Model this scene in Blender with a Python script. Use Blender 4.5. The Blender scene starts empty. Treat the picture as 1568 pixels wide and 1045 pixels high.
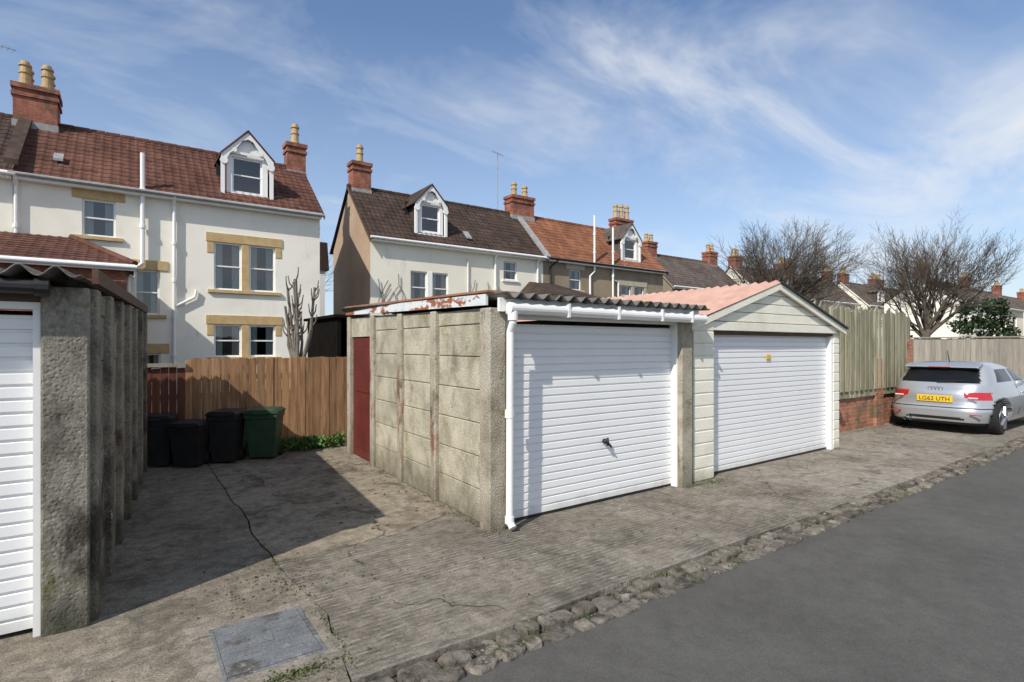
import bpy, math, random
import numpy as np
from mathutils import Vector, Matrix, noise as mnoise
random.seed(7)
R=random.uniform
scene=bpy.context.scene

# ------------------------------------------------------------ materials
def mk(name):
    m=bpy.data.materials.new(name); m.use_nodes=True
    nt=m.node_tree; b=nt.nodes['Principled BSDF']
    return m,nt,b
def nd(nt,t,**k):
    n=nt.nodes.new('ShaderNode'+t)
    for a,v in k.items():
        if a.startswith('i_'):
            key=a[2:]
            n.inputs[int(key) if key.isdigit() else key].default_value=v
        else: setattr(n,a,v)
    return n
def lk(nt,a,b): nt.links.new(a,b)
def rgba(c): return (c[0],c[1],c[2],1)
def ramp(nt,src,stops,interp='LINEAR'):
    r=nd(nt,'ValToRGB'); r.color_ramp.interpolation=interp
    e=r.color_ramp.elements
    while len(e)<len(stops): e.new(.5)
    for i,(p,c) in enumerate(stops):
        e[i].position=p; e[i].color=rgba(c) if hasattr(c,'__len__') else (c,c,c,1)
    lk(nt,src,r.inputs[0]); return r.outputs[0]
def coords(nt,stretch=(1,1,1)):
    tc=nd(nt,'TexCoord'); mp=nd(nt,'Mapping'); mp.inputs['Scale'].default_value=stretch
    lk(nt,tc.outputs['Object'],mp.inputs[0]); return mp.outputs[0]
def noi(nt,vec,scale,detail=5,rough=.6,dist=0):
    n=nd(nt,'TexNoise'); n.inputs['Scale'].default_value=scale; n.inputs['Detail'].default_value=min(detail,5)
    n.inputs['Roughness'].default_value=rough; n.inputs['Distortion'].default_value=dist
    lk(nt,vec,n.inputs['Vector']); return n.outputs['Fac']
def mix(nt,f,a,b,mode='MIX'):
    n=nd(nt,'Mix',data_type='RGBA',blend_type=mode)
    for s,v in ((n.inputs[0],f),(n.inputs[6],a),(n.inputs[7],b)):
        if hasattr(v,'node'): lk(nt,v,s)
        elif hasattr(v,'__len__'): s.default_value=rgba(v)
        else: s.default_value=v
    return n.outputs[2]
def mth(nt,op,a,b=0.0,clamp=False):
    n=nd(nt,'Math',operation=op,use_clamp=clamp)
    for i,v in enumerate((a,b)):
        if hasattr(v,'node'): lk(nt,v,n.inputs[i])
        else: n.inputs[i].default_value=v
    return n.outputs[0]
def bump(nt,b,h,strength=.3,dist=.01,prev=None):
    n=nd(nt,'Bump'); n.inputs['Strength'].default_value=strength; n.inputs['Distance'].default_value=dist
    lk(nt,h,n.inputs['Height'])
    if prev: lk(nt,prev,n.inputs['Normal'])
    lk(nt,n.outputs[0],b.inputs['Normal']); return n.outputs[0]
def zdirt(nt,c,col,h,amt):
    s=nd(nt,'SeparateXYZ'); v=coords(nt); lk(nt,v,s.inputs[0])
    q=mth(nt,'ADD',s.outputs[2],mth(nt,'MULTIPLY',noi(nt,coords(nt,(1,1,.5)),6,5,.7),h*2.2))
    return mix(nt,ramp(nt,mth(nt,'DIVIDE',q,h*2.6),[(.38,amt),(.85,0.0)]),c,col)

def surf(name,cols,scale=3,rough=.85,bmp=.3,bs=60,bd=.01,island=0,stretch=(1,1,1),stains=(),spec=.3,metal=0,pits=0,base=None):
    m,nt,b=mk(name); v=coords(nt,stretch)
    f=noi(nt,v,scale)
    n=len(cols)
    c=ramp(nt,f,[(.32+.36*i/max(1,n-1),cols[i]) for i in range(n)]) if n>1 else mix(nt,0.0,cols[0],cols[0])
    if island:
        g=nd(nt,'NewGeometry'); k=mth(nt,'ADD',mth(nt,'MULTIPLY',g.outputs['Random Per Island'],island),1-island/2)
        c=mix(nt,1.0,c,k,'MULTIPLY')
    for (col,sc,th,soft,st) in stains:
        vs=coords(nt,st); fs=noi(nt,vs,sc,5,.68)
        c=mix(nt,ramp(nt,fs,[(th,0.0),(min(1,th+soft),1.0)]),c,col)
    if pits:
        vo=nd(nt,'TexVoronoi'); vo.inputs['Scale'].default_value=pits; lk(nt,coords(nt),vo.inputs['Vector'])
        c=mix(nt,1.0,c,ramp(nt,noi(nt,coords(nt),pits*1.6,2,.8),[(.32,.72),(.68,1.22)]),'MULTIPLY')
    if base: c=zdirt(nt,c,*base)
    lk(nt,c,b.inputs['Base Color'])
    b.inputs['Roughness'].default_value=rough; b.inputs['Metallic'].default_value=metal
    b.inputs['Specular IOR Level'].default_value=spec
    if bmp:
        h=noi(nt,coords(nt),bs,4,.7)
        if pits: h=mth(nt,'ADD',h,mth(nt,'MULTIPLY',ramp(nt,vo.outputs['Distance'],[(.1,0.0),(.45,1.0)]),.5))
        bump(nt,b,h,bmp,bd)
    return m

def brickmat(name,c1,c2,mort,stain=None):
    m,nt,b=mk(name); tc=nd(nt,'TexCoord'); s=nd(nt,'SeparateXYZ'); lk(nt,tc.outputs['Object'],s.inputs[0])
    cb=nd(nt,'CombineXYZ'); lk(nt,mth(nt,'ADD',s.outputs[0],s.outputs[1]),cb.inputs[0]); lk(nt,s.outputs[2],cb.inputs[1])
    br=nd(nt,'TexBrick'); lk(nt,cb.outputs[0],br.inputs['Vector'])
    br.inputs['Scale'].default_value=1; br.inputs['Brick Width'].default_value=.225; br.inputs['Row Height'].default_value=.075
    br.inputs['Mortar Size'].default_value=.006; br.inputs['Mortar Smooth'].default_value=.3
    br.inputs['Color1'].default_value=rgba(c1); br.inputs['Color2'].default_value=rgba(c2); br.inputs['Mortar'].default_value=rgba(mort)
    f=noi(nt,tc.outputs['Object'],4)
    c=mix(nt,1.0,br.outputs['Color'],ramp(nt,f,[(.3,.55),(.7,1.25)]),'MULTIPLY')
    if stain: c=mix(nt,ramp(nt,noi(nt,tc.outputs['Object'],1.7,5,.7),[(.5,0.0),(.66,.8)]),c,stain)
    lk(nt,c,b.inputs['Base Color']); b.inputs['Roughness'].default_value=.9
    bump(nt,b,mth(nt,'SUBTRACT',noi(nt,tc.outputs['Object'],50),br.outputs['Fac']),.5,.01)
    return m

def tilemat(name,c1,c2,c3,lichen,per=.25,row=.23,la=.5):
    m,nt,b=mk(name); tc=nd(nt,'TexCoord')
    sn=nd(nt,'VectorMath',operation='SNAP'); lk(nt,tc.outputs['Object'],sn.inputs[0]); sn.inputs[1].default_value=(per,row,500)
    wn=nd(nt,'TexWhiteNoise',noise_dimensions='3D'); lk(nt,sn.outputs[0],wn.inputs[0])
    c=ramp(nt,wn.outputs['Value'],[(0,c1),(.55,c2),(1,c3)])
    c=mix(nt,1.0,c,ramp(nt,noi(nt,tc.outputs['Object'],.7,5),[(.3,.7),(.7,1.25)]),'MULTIPLY')
    c=mix(nt,ramp(nt,noi(nt,tc.outputs['Object'],3.2,5,.7),[(.56,0.0),(.74,la)]),c,lichen)
    lk(nt,c,b.inputs['Base Color']); b.inputs['Roughness'].default_value=.85; b.inputs['Specular IOR Level'].default_value=.25
    return m

def glassmat(name,tint=(.8,.85,.85)):
    m=bpy.data.materials.new(name); m.use_nodes=True; nt=m.node_tree; nt.nodes.clear()
    o=nd(nt,'OutputMaterial'); t=nd(nt,'BsdfTransparent'); t.inputs[0].default_value=rgba(tint)
    g=nd(nt,'BsdfGlossy'); g.inputs['Roughness'].default_value=.03
    fr=nd(nt,'Fresnel'); fr.inputs[0].default_value=1.6
    tc=nd(nt,'TexCoord'); bp=nd(nt,'Bump'); bp.inputs['Strength'].default_value=.05; bp.inputs['Distance'].default_value=.02
    lk(nt,noi(nt,tc.outputs['Object'],1.5,2),bp.inputs['Height']); lk(nt,bp.outputs[0],g.inputs['Normal'])
    mx=nd(nt,'MixShader'); lk(nt,mth(nt,'ADD',fr.outputs[0],.08,True),mx.inputs[0]); lk(nt,t.outputs[0],mx.inputs[1]); lk(nt,g.outputs[0],mx.inputs[2])
    lk(nt,mx.outputs[0],o.inputs[0]); return m

def groundmat(name,cols,score=0,agg=.5,crack=1.2,moss=.6,blot=.6,midc=.3,fs=85,bs=.7,seed=0):
    m,nt,b=mk(name); v=coords(nt)
    big=noi(nt,v,.9,5,.68,.4)
    c=ramp(nt,big,[(.3,cols[0]),(.5,cols[1]),(.68,cols[2])])
    fine=noi(nt,v,fs,3,.8)
    c=mix(nt,1.0,c,ramp(nt,fine,[(.3,1-agg),(.7,1+agg)]),'MULTIPLY')
    mid=noi(nt,v,9,5,.75)
    c=mix(nt,1.0,c,ramp(nt,mid,[(.32,1-midc),(.68,1+midc)]),'MULTIPLY')
    if blot:
        c=mix(nt,ramp(nt,noi(nt,v,2.1,5,.78,.8),[(.50,0.0),(.64,blot)]),c,(.056,.048,.038))
        c=mix(nt,ramp(nt,noi(nt,coords(nt,(1,1.6,1)),3.3,5,.78,.5),[(.57,0.0),(.70,blot*.7)]),c,(.37,.335,.28))
    h=mth(nt,'ADD',mth(nt,'MULTIPLY',fine,.5),mid)
    if score:
        s=nd(nt,'SeparateXYZ'); lk(nt,v,s.inputs[0])
        wob=noi(nt,coords(nt,(1.2,1.2,1)),1.6,3)
        ph=mth(nt,'ADD',mth(nt,'MULTIPLY',s.outputs[1],135.0),mth(nt,'MULTIPLY',wob,9.0))
        w=mth(nt,'SINE',ph)
        brk=noi(nt,coords(nt,(1.8,10,1)),5,4,.75)
        mask=ramp(nt,brk,[(.46,.03),(.56,1.0)])
        mask=mth(nt,'MULTIPLY',mask,ramp(nt,noi(nt,v,1.3,4),[(.36,.3),(.56,1.0)]))
        line=mth(nt,'MULTIPLY',ramp(nt,w,[(.1,0.0),(.85,1.0)]),mask)
        c=mix(nt,mth(nt,'MULTIPLY',line,.65*score),c,(.41,.37,.315))
        inv=mth(nt,'MULTIPLY',ramp(nt,mth(nt,'MULTIPLY',w,-1.0),[(.2,0.0),(.8,1.0)]),mask)
        c=mix(nt,mth(nt,'MULTIPLY',inv,.6*score),c,(.05,.044,.036))
        h=mth(nt,'ADD',h,mth(nt,'MULTIPLY',line,1.0*score))
    if crack:
        dv=nd(nt,'VectorMath',operation='ADD'); nz=nd(nt,'TexNoise'); nz.inputs['Scale'].default_value=3; nz.inputs['Detail'].default_value=4
        lk(nt,v,nz.inputs['Vector']); sc=nd(nt,'VectorMath',operation='SCALE'); sc.inputs['Scale'].default_value=.35
        lk(nt,nz.outputs['Color'],sc.inputs[0]); lk(nt,v,dv.inputs[0]); lk(nt,sc.outputs[0],dv.inputs[1])
        vo=nd(nt,'TexVoronoi',feature='DISTANCE_TO_EDGE'); vo.inputs['Scale'].default_value=crack; lk(nt,dv.outputs[0],vo.inputs['Vector'])
        cm=ramp(nt,vo.outputs['Distance'],[(.001,1.0),(.0055,0.0)])
        cm=mth(nt,'MULTIPLY',cm,ramp(nt,noi(nt,v,.8,3),[(.53,0.0),(.58,.8)]))
        c=mix(nt,cm,c,(.04,.036,.028))
        h=mth(nt,'SUBTRACT',h,mth(nt,'MULTIPLY',cm,1.5))
    if moss:
        mm=ramp(nt,noi(nt,v,4.2,5,.8),[(.63,0.0),(.72,moss)])
        c=mix(nt,mm,c,(.055,.06,.025))
    lk(nt,c,b.inputs['Base Color']); b.inputs['Roughness'].default_value=.88; b.inputs['Specular IOR Level'].default_value=.25
    bump(nt,b,h,bs,.010)
    return m

def paint(name,c,rough=.35,dirt=.25,spec=.5,metal=0,dcol=(.25,.22,.17),base=None):
    m,nt,b=mk(name); v=coords(nt)
    f=ramp(nt,noi(nt,coords(nt,(1,1,.35)),3,5,.7),[(.45,0.0),(.8,dirt)])
    cc=mix(nt,f,c,dcol)
    if base: cc=zdirt(nt,cc,*base)
    lk(nt,cc,b.inputs['Base Color'])
    b.inputs['Roughness'].default_value=rough; b.inputs['Specular IOR Level'].default_value=spec; b.inputs['Metallic'].default_value=metal
    bump(nt,b,noi(nt,v,12,2),.05,.01)
    return m

bdirt=((.10,.085,.055),.35,.75)
concrete=surf('pitted_concrete',[(.27,.245,.175),(.42,.385,.285),(.52,.475,.36)],3.5,.92,.55,70,.012,island=.22,pits=45,
   stains=[((.15,.13,.085),1.9,.56,.16,(1,1,.6)),((.23,.22,.09),4,.58,.14,(1,1,1)),((.26,.11,.06),1.3,.61,.08,(1,1,.7)),((.55,.52,.43),7,.63,.08,(1,1,1))],base=bdirt)
concrete_rust=surf('stained_concrete_post',[(.26,.22,.165),(.39,.35,.27),(.46,.42,.34)],3,.92,.6,70,.012,pits=45,
   stains=[((.20,.085,.045),2.2,.57,.1,(1,1,.4)),((.08,.07,.05),4,.60,.1,(1,1,.5)),((.20,.19,.08),5,.60,.1,(1,1,1))],base=bdirt)
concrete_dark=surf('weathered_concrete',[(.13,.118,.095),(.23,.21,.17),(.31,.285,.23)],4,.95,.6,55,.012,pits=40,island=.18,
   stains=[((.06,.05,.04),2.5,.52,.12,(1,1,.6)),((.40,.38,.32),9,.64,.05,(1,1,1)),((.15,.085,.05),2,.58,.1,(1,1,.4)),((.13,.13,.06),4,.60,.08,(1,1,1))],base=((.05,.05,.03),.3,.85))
cream_block=surf('cream_painted_concrete',[(.70,.665,.53),(.80,.765,.64),(.83,.80,.68)],2,.7,.5,40,.012,
   stains=[((.42,.38,.27),2.3,.62,.2,(1,1,.5))],island=.05,base=((.25,.24,.13),.14,.7))
white_paint=paint('white_paint',(.82,.815,.79),.35,.15)
door_white=paint('white_enamel_door',(.81,.81,.80),.3,.10,.5,0,(.5,.48,.43),base=((.42,.39,.33),.12,.6))
white_pvc=paint('white_pvc',(.80,.795,.77),.3,.22)
render_cream=surf('cream_render',[(.77,.73,.62),(.84,.80,.69),(.86,.825,.725)],.7,.9,.35,45,.015,stains=[((.66,.61,.49),.9,.56,.25,(1,1,.35)),((.47,.43,.35),2.2,.66,.14,(1,1,.25))])
render_cream2=surf('magnolia_render',[(.75,.71,.59),(.82,.78,.66)],.6,.9,.3,45,.015,stains=[((.55,.51,.42),1.0,.6,.2,(1,1,.3))])
render_brown=surf('brown_render',[(.24,.19,.13),(.31,.25,.175)],.8,.92,.3,45,.015,stains=[((.15,.12,.09),1.2,.58,.2,(1,1,.4))])
render_pink=surf('buff_side_render',[(.33,.235,.16),(.41,.30,.21)],.8,.92,.3,45,.015,stains=[((.2,.15,.11),1.2,.6,.2,(1,1,.4))])
stone_ochre=surf('ochre_stone',[(.44,.30,.14),(.56,.41,.21)],4,.9,.3,50,.01,stains=[((.27,.19,.11),3,.6,.15,(1,1,1))])
tile_brown=tilemat('brown_tiles',(.085,.037,.026),(.108,.047,.032),(.132,.060,.040),(.16,.095,.06),la=.55)
tile_dark=tilemat('dark_tiles',(.042,.028,.023),(.058,.038,.029),(.075,.048,.036),(.12,.09,.06),la=.45)
tile_red=tilemat('red_tiles',(.18,.072,.038),(.22,.09,.048),(.26,.115,.06),(.14,.09,.055))
tile_slate=tilemat('grey_brown_tiles',(.08,.062,.053),(.10,.078,.065),(.125,.098,.08),(.16,.14,.11))
brick_red=brickmat('red_brick',(.28,.075,.042),(.35,.12,.067),(.25,.2,.16),(.09,.05,.035))
brick_old=brickmat('old_brick',(.34,.11,.05),(.43,.18,.095),(.34,.30,.24),(.09,.09,.045))
pot=surf('buff_chimney_pot',[(.38,.26,.13),(.50,.37,.20)],5,.8,.2,50,stains=[((.16,.12,.08),3,.58,.15,(1,1,1))])
glass=glassmat('window_glass')
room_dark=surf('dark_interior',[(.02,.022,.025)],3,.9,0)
shade_black=surf('painted_shade_black',[(.009,.008,.007),(.013,.011,.01)],3,1,0,spec=0)  # matte near-black, shade of the dark gap put into the colour
curtain=surf('curtain_cloth',[(.55,.55,.52),(.7,.7,.68)],3,.9,0,30,stretch=(14,1,.5))
fence_wood=surf('brown_fence_boards',[(.20,.10,.048),(.31,.17,.083),(.39,.235,.125)],3,.85,.4,50,island=.5,stretch=(9,9,.7),stains=[((.10,.055,.035),3,.6,.15,(4,4,.6)),((.07,.035,.02),16,.68,.03,(1,1,.7))],base=((.12,.09,.05),.25,.6))
gate_wood=surf('red_brown_gate',[(.10,.035,.022),(.16,.055,.03)],3,.7,.3,50,island=.3,stretch=(9,9,.7))
green_wood=surf('algae_fence_boards',[(.20,.187,.12),(.29,.27,.18),(.36,.33,.245)],3,.9,.4,50,island=.65,stretch=(9,9,.7),stains=[((.17,.175,.095),2.5,.55,.2,(2,2,.6)),((.12,.105,.07),4,.56,.12,(5,5,.4))])
grey_wood=surf('grey_fence_boards',[(.24,.215,.175),(.34,.305,.25)],3,.9,.4,50,island=.4,stretch=(9,9,.7),stains=[((.17,.15,.12),3,.6,.12,(4,4,.5))])
red_door=surf('dark_red_paint',[(.09,.016,.013),(.135,.025,.02)],3,.5,.1,40)
asbestos=surf('asbestos_cement',[(.10,.095,.085),(.2,.19,.17)],5,.95,.5,60,stains=[((.05,.05,.03),4,.52,.1,(1,1,1))])
pink_sheet=surf('faded_red_sheet',[(.47,.28,.215),(.57,.36,.28)],3,.7,.1,40,stains=[((.37,.22,.165),2,.57,.2,(1,1,1))])
peeling=surf('peeling_fascia',[(.38,.48,.52),(.62,.65,.64),(.68,.68,.64)],2.0,.7,.3,50,stains=[((.30,.10,.045),1.7,.54,.025,(1,1,2)),((.14,.07,.04),7,.66,.04,(1,1,1))])
rust=surf('rusty_flashing',[(.26,.11,.06),(.37,.165,.09)],6,.85,.3,50)
lead=surf('lead_flashing',[(.24,.24,.235),(.34,.34,.33)],4,.6,.2,40)
black_plastic=surf('black_plastic',[(.012,.012,.013),(.022,.022,.022)],6,.5,.15,90,spec=.4)
green_plastic=surf('green_plastic',[(.02,.05,.025),(.03,.07,.035)],6,.5,.15,90,spec=.4)
brown_wood=surf('dark_stained_timber',[(.07,.04,.025),(.12,.07,.045)],5,.7,.2,50)
iron=surf('cast_iron',[(.12,.127,.13),(.19,.197,.2)],6,.6,.4,60,spec=.5,stains=[((.08,.07,.055),5,.53,.1,(1,1,1)),((.26,.26,.25),9,.62,.05,(1,1,1))],pits=55)
bark=surf('bark',[(.085,.068,.052),(.15,.122,.094)],8,.95,0)
bark_pale=surf('pale_bark',[(.12,.10,.08),(.22,.19,.15)],8,.95,.5,60)
leafm=surf('leaf_green',[(.05,.11,.02),(.10,.19,.035)],12,.6,0,island=.8)
leafd=surf('dark_leaf',[(.018,.035,.014),(.04,.07,.025)],3,.6,0,island=.8)
mossm=surf('moss_green',[(.06,.08,.025),(.10,.125,.035)],15,.9,0,island=.7)
deadleaf=surf('dead_leaf',[(.12,.07,.03),(.22,.14,.06)],15,.9,0,island=.7)
cobble=surf('kerb_stone',[(.095,.082,.065),(.17,.148,.12),(.245,.215,.178)],11,.9,.9,45,.022,island=.65,stains=[((.05,.045,.035),7,.53,.1,(1,1,1)),((.07,.078,.03),4,.59,.08,(1,1,1)),((.3,.27,.22),14,.62,.05,(1,1,1))])
asphalt=groundmat('asphalt',[(.084,.080,.072),(.098,.094,.085),(.114,.109,.099)],0,.34,0,0,0,.12,150,.9)
earth=groundmat('earth',[(.045,.038,.028),(.065,.055,.04),(.08,.075,.045)],0,.4,0,.8)
conc_scored=groundmat('scored_concrete',[(.13,.113,.089),(.20,.176,.14),(.25,.223,.182)],1,.45,.5,.4,.55,.4)
conc_left=groundmat('aggregate_concrete',[(.14,.121,.092),(.20,.174,.133),(.26,.228,.178)],.12,.65,.8,.5,.62,.4)
conc_drive=groundmat('drive_concrete',[(.165,.138,.10),(.24,.203,.15),(.30,.255,.192)],0,.4,.6,.35,.78,.4)
conc_right=groundmat('pale_concrete',[(.17,.147,.115),(.24,.212,.172),(.285,.255,.208)],.3,.38,.5,.4,.58,.35)

# ------------------------------------------------------------ mesh builder
class MB:
    def __init__(s): s.v=[];s.f=[];s.m=[]
    def quad(s,a,b,c,d,mi=0):
        n=len(s.v); s.v+= [tuple(a),tuple(b),tuple(c),tuple(d)]; s.f.append((n,n+1,n+2,n+3)); s.m.append(mi)
    def tri(s,a,b,c,mi=0):
        n=len(s.v); s.v+= [tuple(a),tuple(b),tuple(c)]; s.f.append((n,n+1,n+2)); s.m.append(mi)
    def box(s,x0,x1,y0,y1,z0,z1,mi=0,M=None):
        n=len(s.v)
        p=[(x,y,z) for z in (z0,z1) for x,y in ((x0,y0),(x1,y0),(x1,y1),(x0,y1))]
        if M: p=[tuple(M@Vector(q)) for q in p]
        s.v+=p
        for f in ((3,2,1,0),(4,5,6,7),(0,1,5,4),(1,2,6,5),(2,3,7,6),(3,0,4,7)):
            s.f.append(tuple(n+i for i in f)); s.m.append(mi)
    def prism(s,pts,y0,y1,mi=0,M=None):
        n=len(s.v);k=len(pts)
        p=[(x,y0,z) for x,z in pts]+[(x,y1,z) for x,z in pts]
        if M: p=[tuple(M@Vector(q)) for q in p]
        s.v+=p
        s.f.append(tuple(range(n,n+k))); s.m.append(mi)
        s.f.append(tuple(range(n+2*k-1,n+k-1,-1))); s.m.append(mi)
        for i in range(k):
            j=(i+1)%k; s.f.append((n+j,n+i,n+k+i,n+k+j)); s.m.append(mi)
    def tube(s,pts,rs,n=10,mi=0,cap=True):
        pts=[Vector(p) for p in pts]
        if not hasattr(rs,'__len__'): rs=[rs]*len(pts)
        base=len(s.v); prev=None
        for i,p in enumerate(pts):
            a=pts[max(0,i-1)]; b=pts[min(len(pts)-1,i+1)]
            d=(b-a).normalized()
            if prev is None:
                u=d.orthogonal().normalized()
            else:
                u=(prev-d*prev.dot(d)); u=u.normalized() if u.length>1e-6 else d.orthogonal().normalized()
            prev=u; w=d.cross(u)
            for k in range(n):
                t=2*math.pi*k/n
                s.v.append(tuple(p+(u*math.cos(t)+w*math.sin(t))*rs[i]))
        for i in range(len(pts)-1):
            for k in range(n):
                a=base+i*n+k; b=base+i*n+(k+1)%n
                s.f.append((a,b,b+n,a+n)); s.m.append(mi)
        if cap:
            s.f.append(tuple(base+k for k in reversed(range(n)))); s.m.append(mi)
            e=base+(len(pts)-1)*n
            s.f.append(tuple(e+k for k in range(n))); s.m.append(mi)
    def done(s,name,mats,parent=None,smooth=False,bevel=0,solid=0,loc=None,fixn=False):
        me=bpy.data.meshes.new(name); me.from_pydata(s.v,[],s.f)
        if not isinstance(mats,(list,tuple)): mats=[mats]
        for m in mats: me.materials.append(m)
        me.polygons.foreach_set('material_index',s.m)
        if smooth: me.polygons.foreach_set('use_smooth',[True]*len(s.f))
        me.update()
        if fixn:
            import bmesh
            bm=bmesh.new(); bm.from_mesh(me); bmesh.ops.recalc_face_normals(bm,faces=bm.faces); bm.to_mesh(me); bm.free()
        o=bpy.data.objects.new(name,me); scene.collection.objects.link(o)
        if parent: o.parent=parent
        if loc: o.location=loc
        if solid:
            md=o.modifiers.new('s','SOLIDIFY'); md.thickness=solid
        if bevel:
            md=o.modifiers.new('b','BEVEL'); md.width=bevel; md.segments=2; md.limit_method='ANGLE'
        return o
def empty(name,loc=(0,0,0)):
    e=bpy.data.objects.new(name,None); e.empty_display_size=.3; scene.collection.objects.link(e); e.location=loc; return e

def corr(mb,P,U,V,lu,lv,per,amp,mi=0,k=8):
    P=Vector(P);U=Vector(U).normalized();V=Vector(V).normalized();N=U.cross(V)
    n=int(lu/per*k); base=len(mb.v)
    for j in range(2):
        for i in range(n+1):
            t=lu*i/n
            mb.v.append(tuple(P+U*t+V*(lv*j)+N*(amp*math.cos(2*math.pi*t/per))))
    for i in range(n):
        mb.f.append((base+i,base+i+1,base+n+2+i,base+n+1+i)); mb.m.append(mi)

# ------------------------------------------------------------ ground
def slab(name,pts,z,th,mat,jit=.008,step=.06):
    mb=MB(); out=[]
    for i in range(len(pts)):
        a=Vector(pts[i]+(0,)) ; b=Vector(pts[(i+1)%len(pts)]+(0,)); L=(b-a).length; n=max(1,int(min(L,40)/step))
        nr=Vector((-(b-a).y,(b-a).x,0)).normalized()
        for k in range(n):
            p=a.lerp(b,k/n)
            wx=mnoise.noise(p*1.3)*.035+mnoise.noise(p*5)*.012
            wy=mnoise.noise(p*1.3+Vector((9,9,9)))*.03+mnoise.noise(p*5+Vector((9,9,9)))*.012
            out.append(p+Vector((wx,wy,0))+nr*mnoise.noise(p*17)*jit)
    n=len(out)
    mb.v=[(p.x,p.y,z) for p in out]+[(p.x,p.y,z-th) for p in out]
    mb.f=[tuple(range(n))]+[(i,i+n,(i+1)%n+n,(i+1)%n) for i in range(n)]; mb.m=[0]*len(mb.f)
    return mb.done(name,mat,fixn=True)
mb=MB(); mb.quad((-700,-700,-.06),(900,-700,-.06),(900,900,-.06),(-700,900,-.06)); mb.done('ground',earth)
mb=MB(); mb.quad((-60,-5.5,-.03),(140,-5.5,-.03),(140,2.42,-.03),(-60,2.42,-.03)); mb.done('road',asphalt)
slab('concrete_apron',[(-8,2.56),(.875,2.56),(.985,3.3),(.89,4.3),(.90,8.95),(-8,8.95)],0,.05,conc_left)
slab('scored_concrete_apron',[(.885,2.56),(6.3,2.56),(6.0,3.3),(5.75,4.6),(2.5,4.6),(1.9,4.35),(.90,4.30),(.995,3.3)],.0,.05,conc_scored)
slab('concrete_driveway',[(.905,4.309),(1.9,4.359),(2.5,4.609),(5.7,4.609),(5.7,8.95),(.907,8.95)],.0,.05,conc_drive,.004)
slab('concrete_forecourt',[(6.312,2.56),(19.9,2.7),(19.9,6),(5.8,6),(5.762,4.6),(6.012,3.3)],.0,.05,conc_right)

mb=MB()
def stone(mb,cx,cy,w,h,zt,ang):
    n=12; base=len(mb.v); ca,sa=math.cos(ang),math.sin(ang)
    ph=[R(.86,1.1) for _ in range(n)]; ex=R(.3,.55); tx,ty=R(-.07,.07),R(-.09,.09)
    prof=[(1.0,-.06),(1.0,zt-.016),(.95,zt-.005),(.85,zt),(.45,zt+R(-.005,.004))]
    for sc,z in prof:
        for k in range(n):
            t=2*math.pi*(k+.5)/n; c,s=math.cos(t),math.sin(t)
            x=w/2*math.copysign(abs(c)**ex,c)*sc*ph[k]; y=h/2*math.copysign(abs(s)**ex,s)*sc*ph[k]
            mb.v.append((cx+x*ca-y*sa,cy+x*sa+y*ca,z+x*tx+y*ty+R(-.004,.004)))
    for i in range(len(prof)-1):
        for k in range(n):
            a=base+i*n+k;b=base+i*n+(k+1)%n; mb.f.append((a,b,b+n,a+n)); mb.m.append(0)
    mb.f.append(tuple(base+(len(prof)-1)*n+k for k in range(n))); mb.m.append(0)
for row,(yy,hh) in enumerate([(2.335,.12),(2.47,.13)]):
    x=-3
    while x<24:
        w=R(.08,.25)
        if R(0,1)>.05: stone(mb,x+w/2,yy+R(-.016,.016)+x*.008,w-.010,hh*R(.8,1.08),R(-.024,.006),R(-.1,.1))
        x+=w+R(0.0,.014)
mb.done('kerb_setts',cobble)

def leaf(mb,p,sz,up=.5):
    d=Vector((R(-1,1),R(-1,1),R(-.1,1)*up*2)).normalized(); s=d.cross(Vector((R(-1,1),R(-1,1),R(-1,1)))).normalized()
    p=Vector(p); a=p; b=p+d*sz*.5+s*sz*.28; c=p+d*sz; e=p+d*sz*.5-s*sz*.28
    mb.quad(a,b,c,e)
mb=MB()
for i in range(80):
    cx=R(.6,14); cy=2.40+.008*cx+R(-.12,.18)
    rr=R(.02,.08)
    for k in range(int(18+rr*450)): leaf(mb,(cx+random.gauss(0,rr),cy+random.gauss(0,rr*.4),R(-.03,-.005)),R(.006,.018),.6)
for (cx,cy,rx,ry,n) in [(.93,3.0,.015,.25,130),(.66,2.78,.10,.03,420),(5.62,3.86,.12,.04,300),(2.55,4.3,.03,.25,150),(5.3,3.88,.1,.02,150),(.9,4.4,.015,.2,80),(2.60,5.6,.02,1.4,250),(9.3,4.55,.4,.06,300),(12,4.6,2,.04,400)]:
    for k in range(n): leaf(mb,(cx+random.gauss(0,rx),cy+random.gauss(0,ry),0),R(.008,.022),.6)
mb.done('moss_and_weeds',mossm)
mb=MB()
for i in range(160):
    k=R(0,1)
    x,y=(R(1,2.5),R(4.5,8.6)) if k<.5 else ((R(2.2,2.55),R(4.2,8)) if k<.7 else (R(5.4,13),R(3.5,4.4)))
    a=R(0,6.28); s=R(.012,.03); z=.004
    c_,s_=math.cos(a)*s,math.sin(a)*s
    mb.quad((x-c_,y-s_,z),(x+s_*.5,y-c_*.5,z+R(0,.01)),(x+c_,y+s_,z+R(0,.006)),(x-s_*.5,y+c_*.5,z+R(.002,.012)))
mb.done('dead_leaves',deadleaf)
mb=MB()
for i in range(700):
    x,y=(random.gauss(.85,.22),random.gauss(3.95,.25)) if i<300 else (R(-.2,9),R(2.3,4))
    s=R(.0015,.006)*(1.5 if R(0,1)>.93 else 1); mb.box(x-s,x+s*R(.6,1.5),y-s,y+s,0.0005,s*1.3+.001)
mb.done('loose_grit',cobble,bevel=.001)

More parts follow.
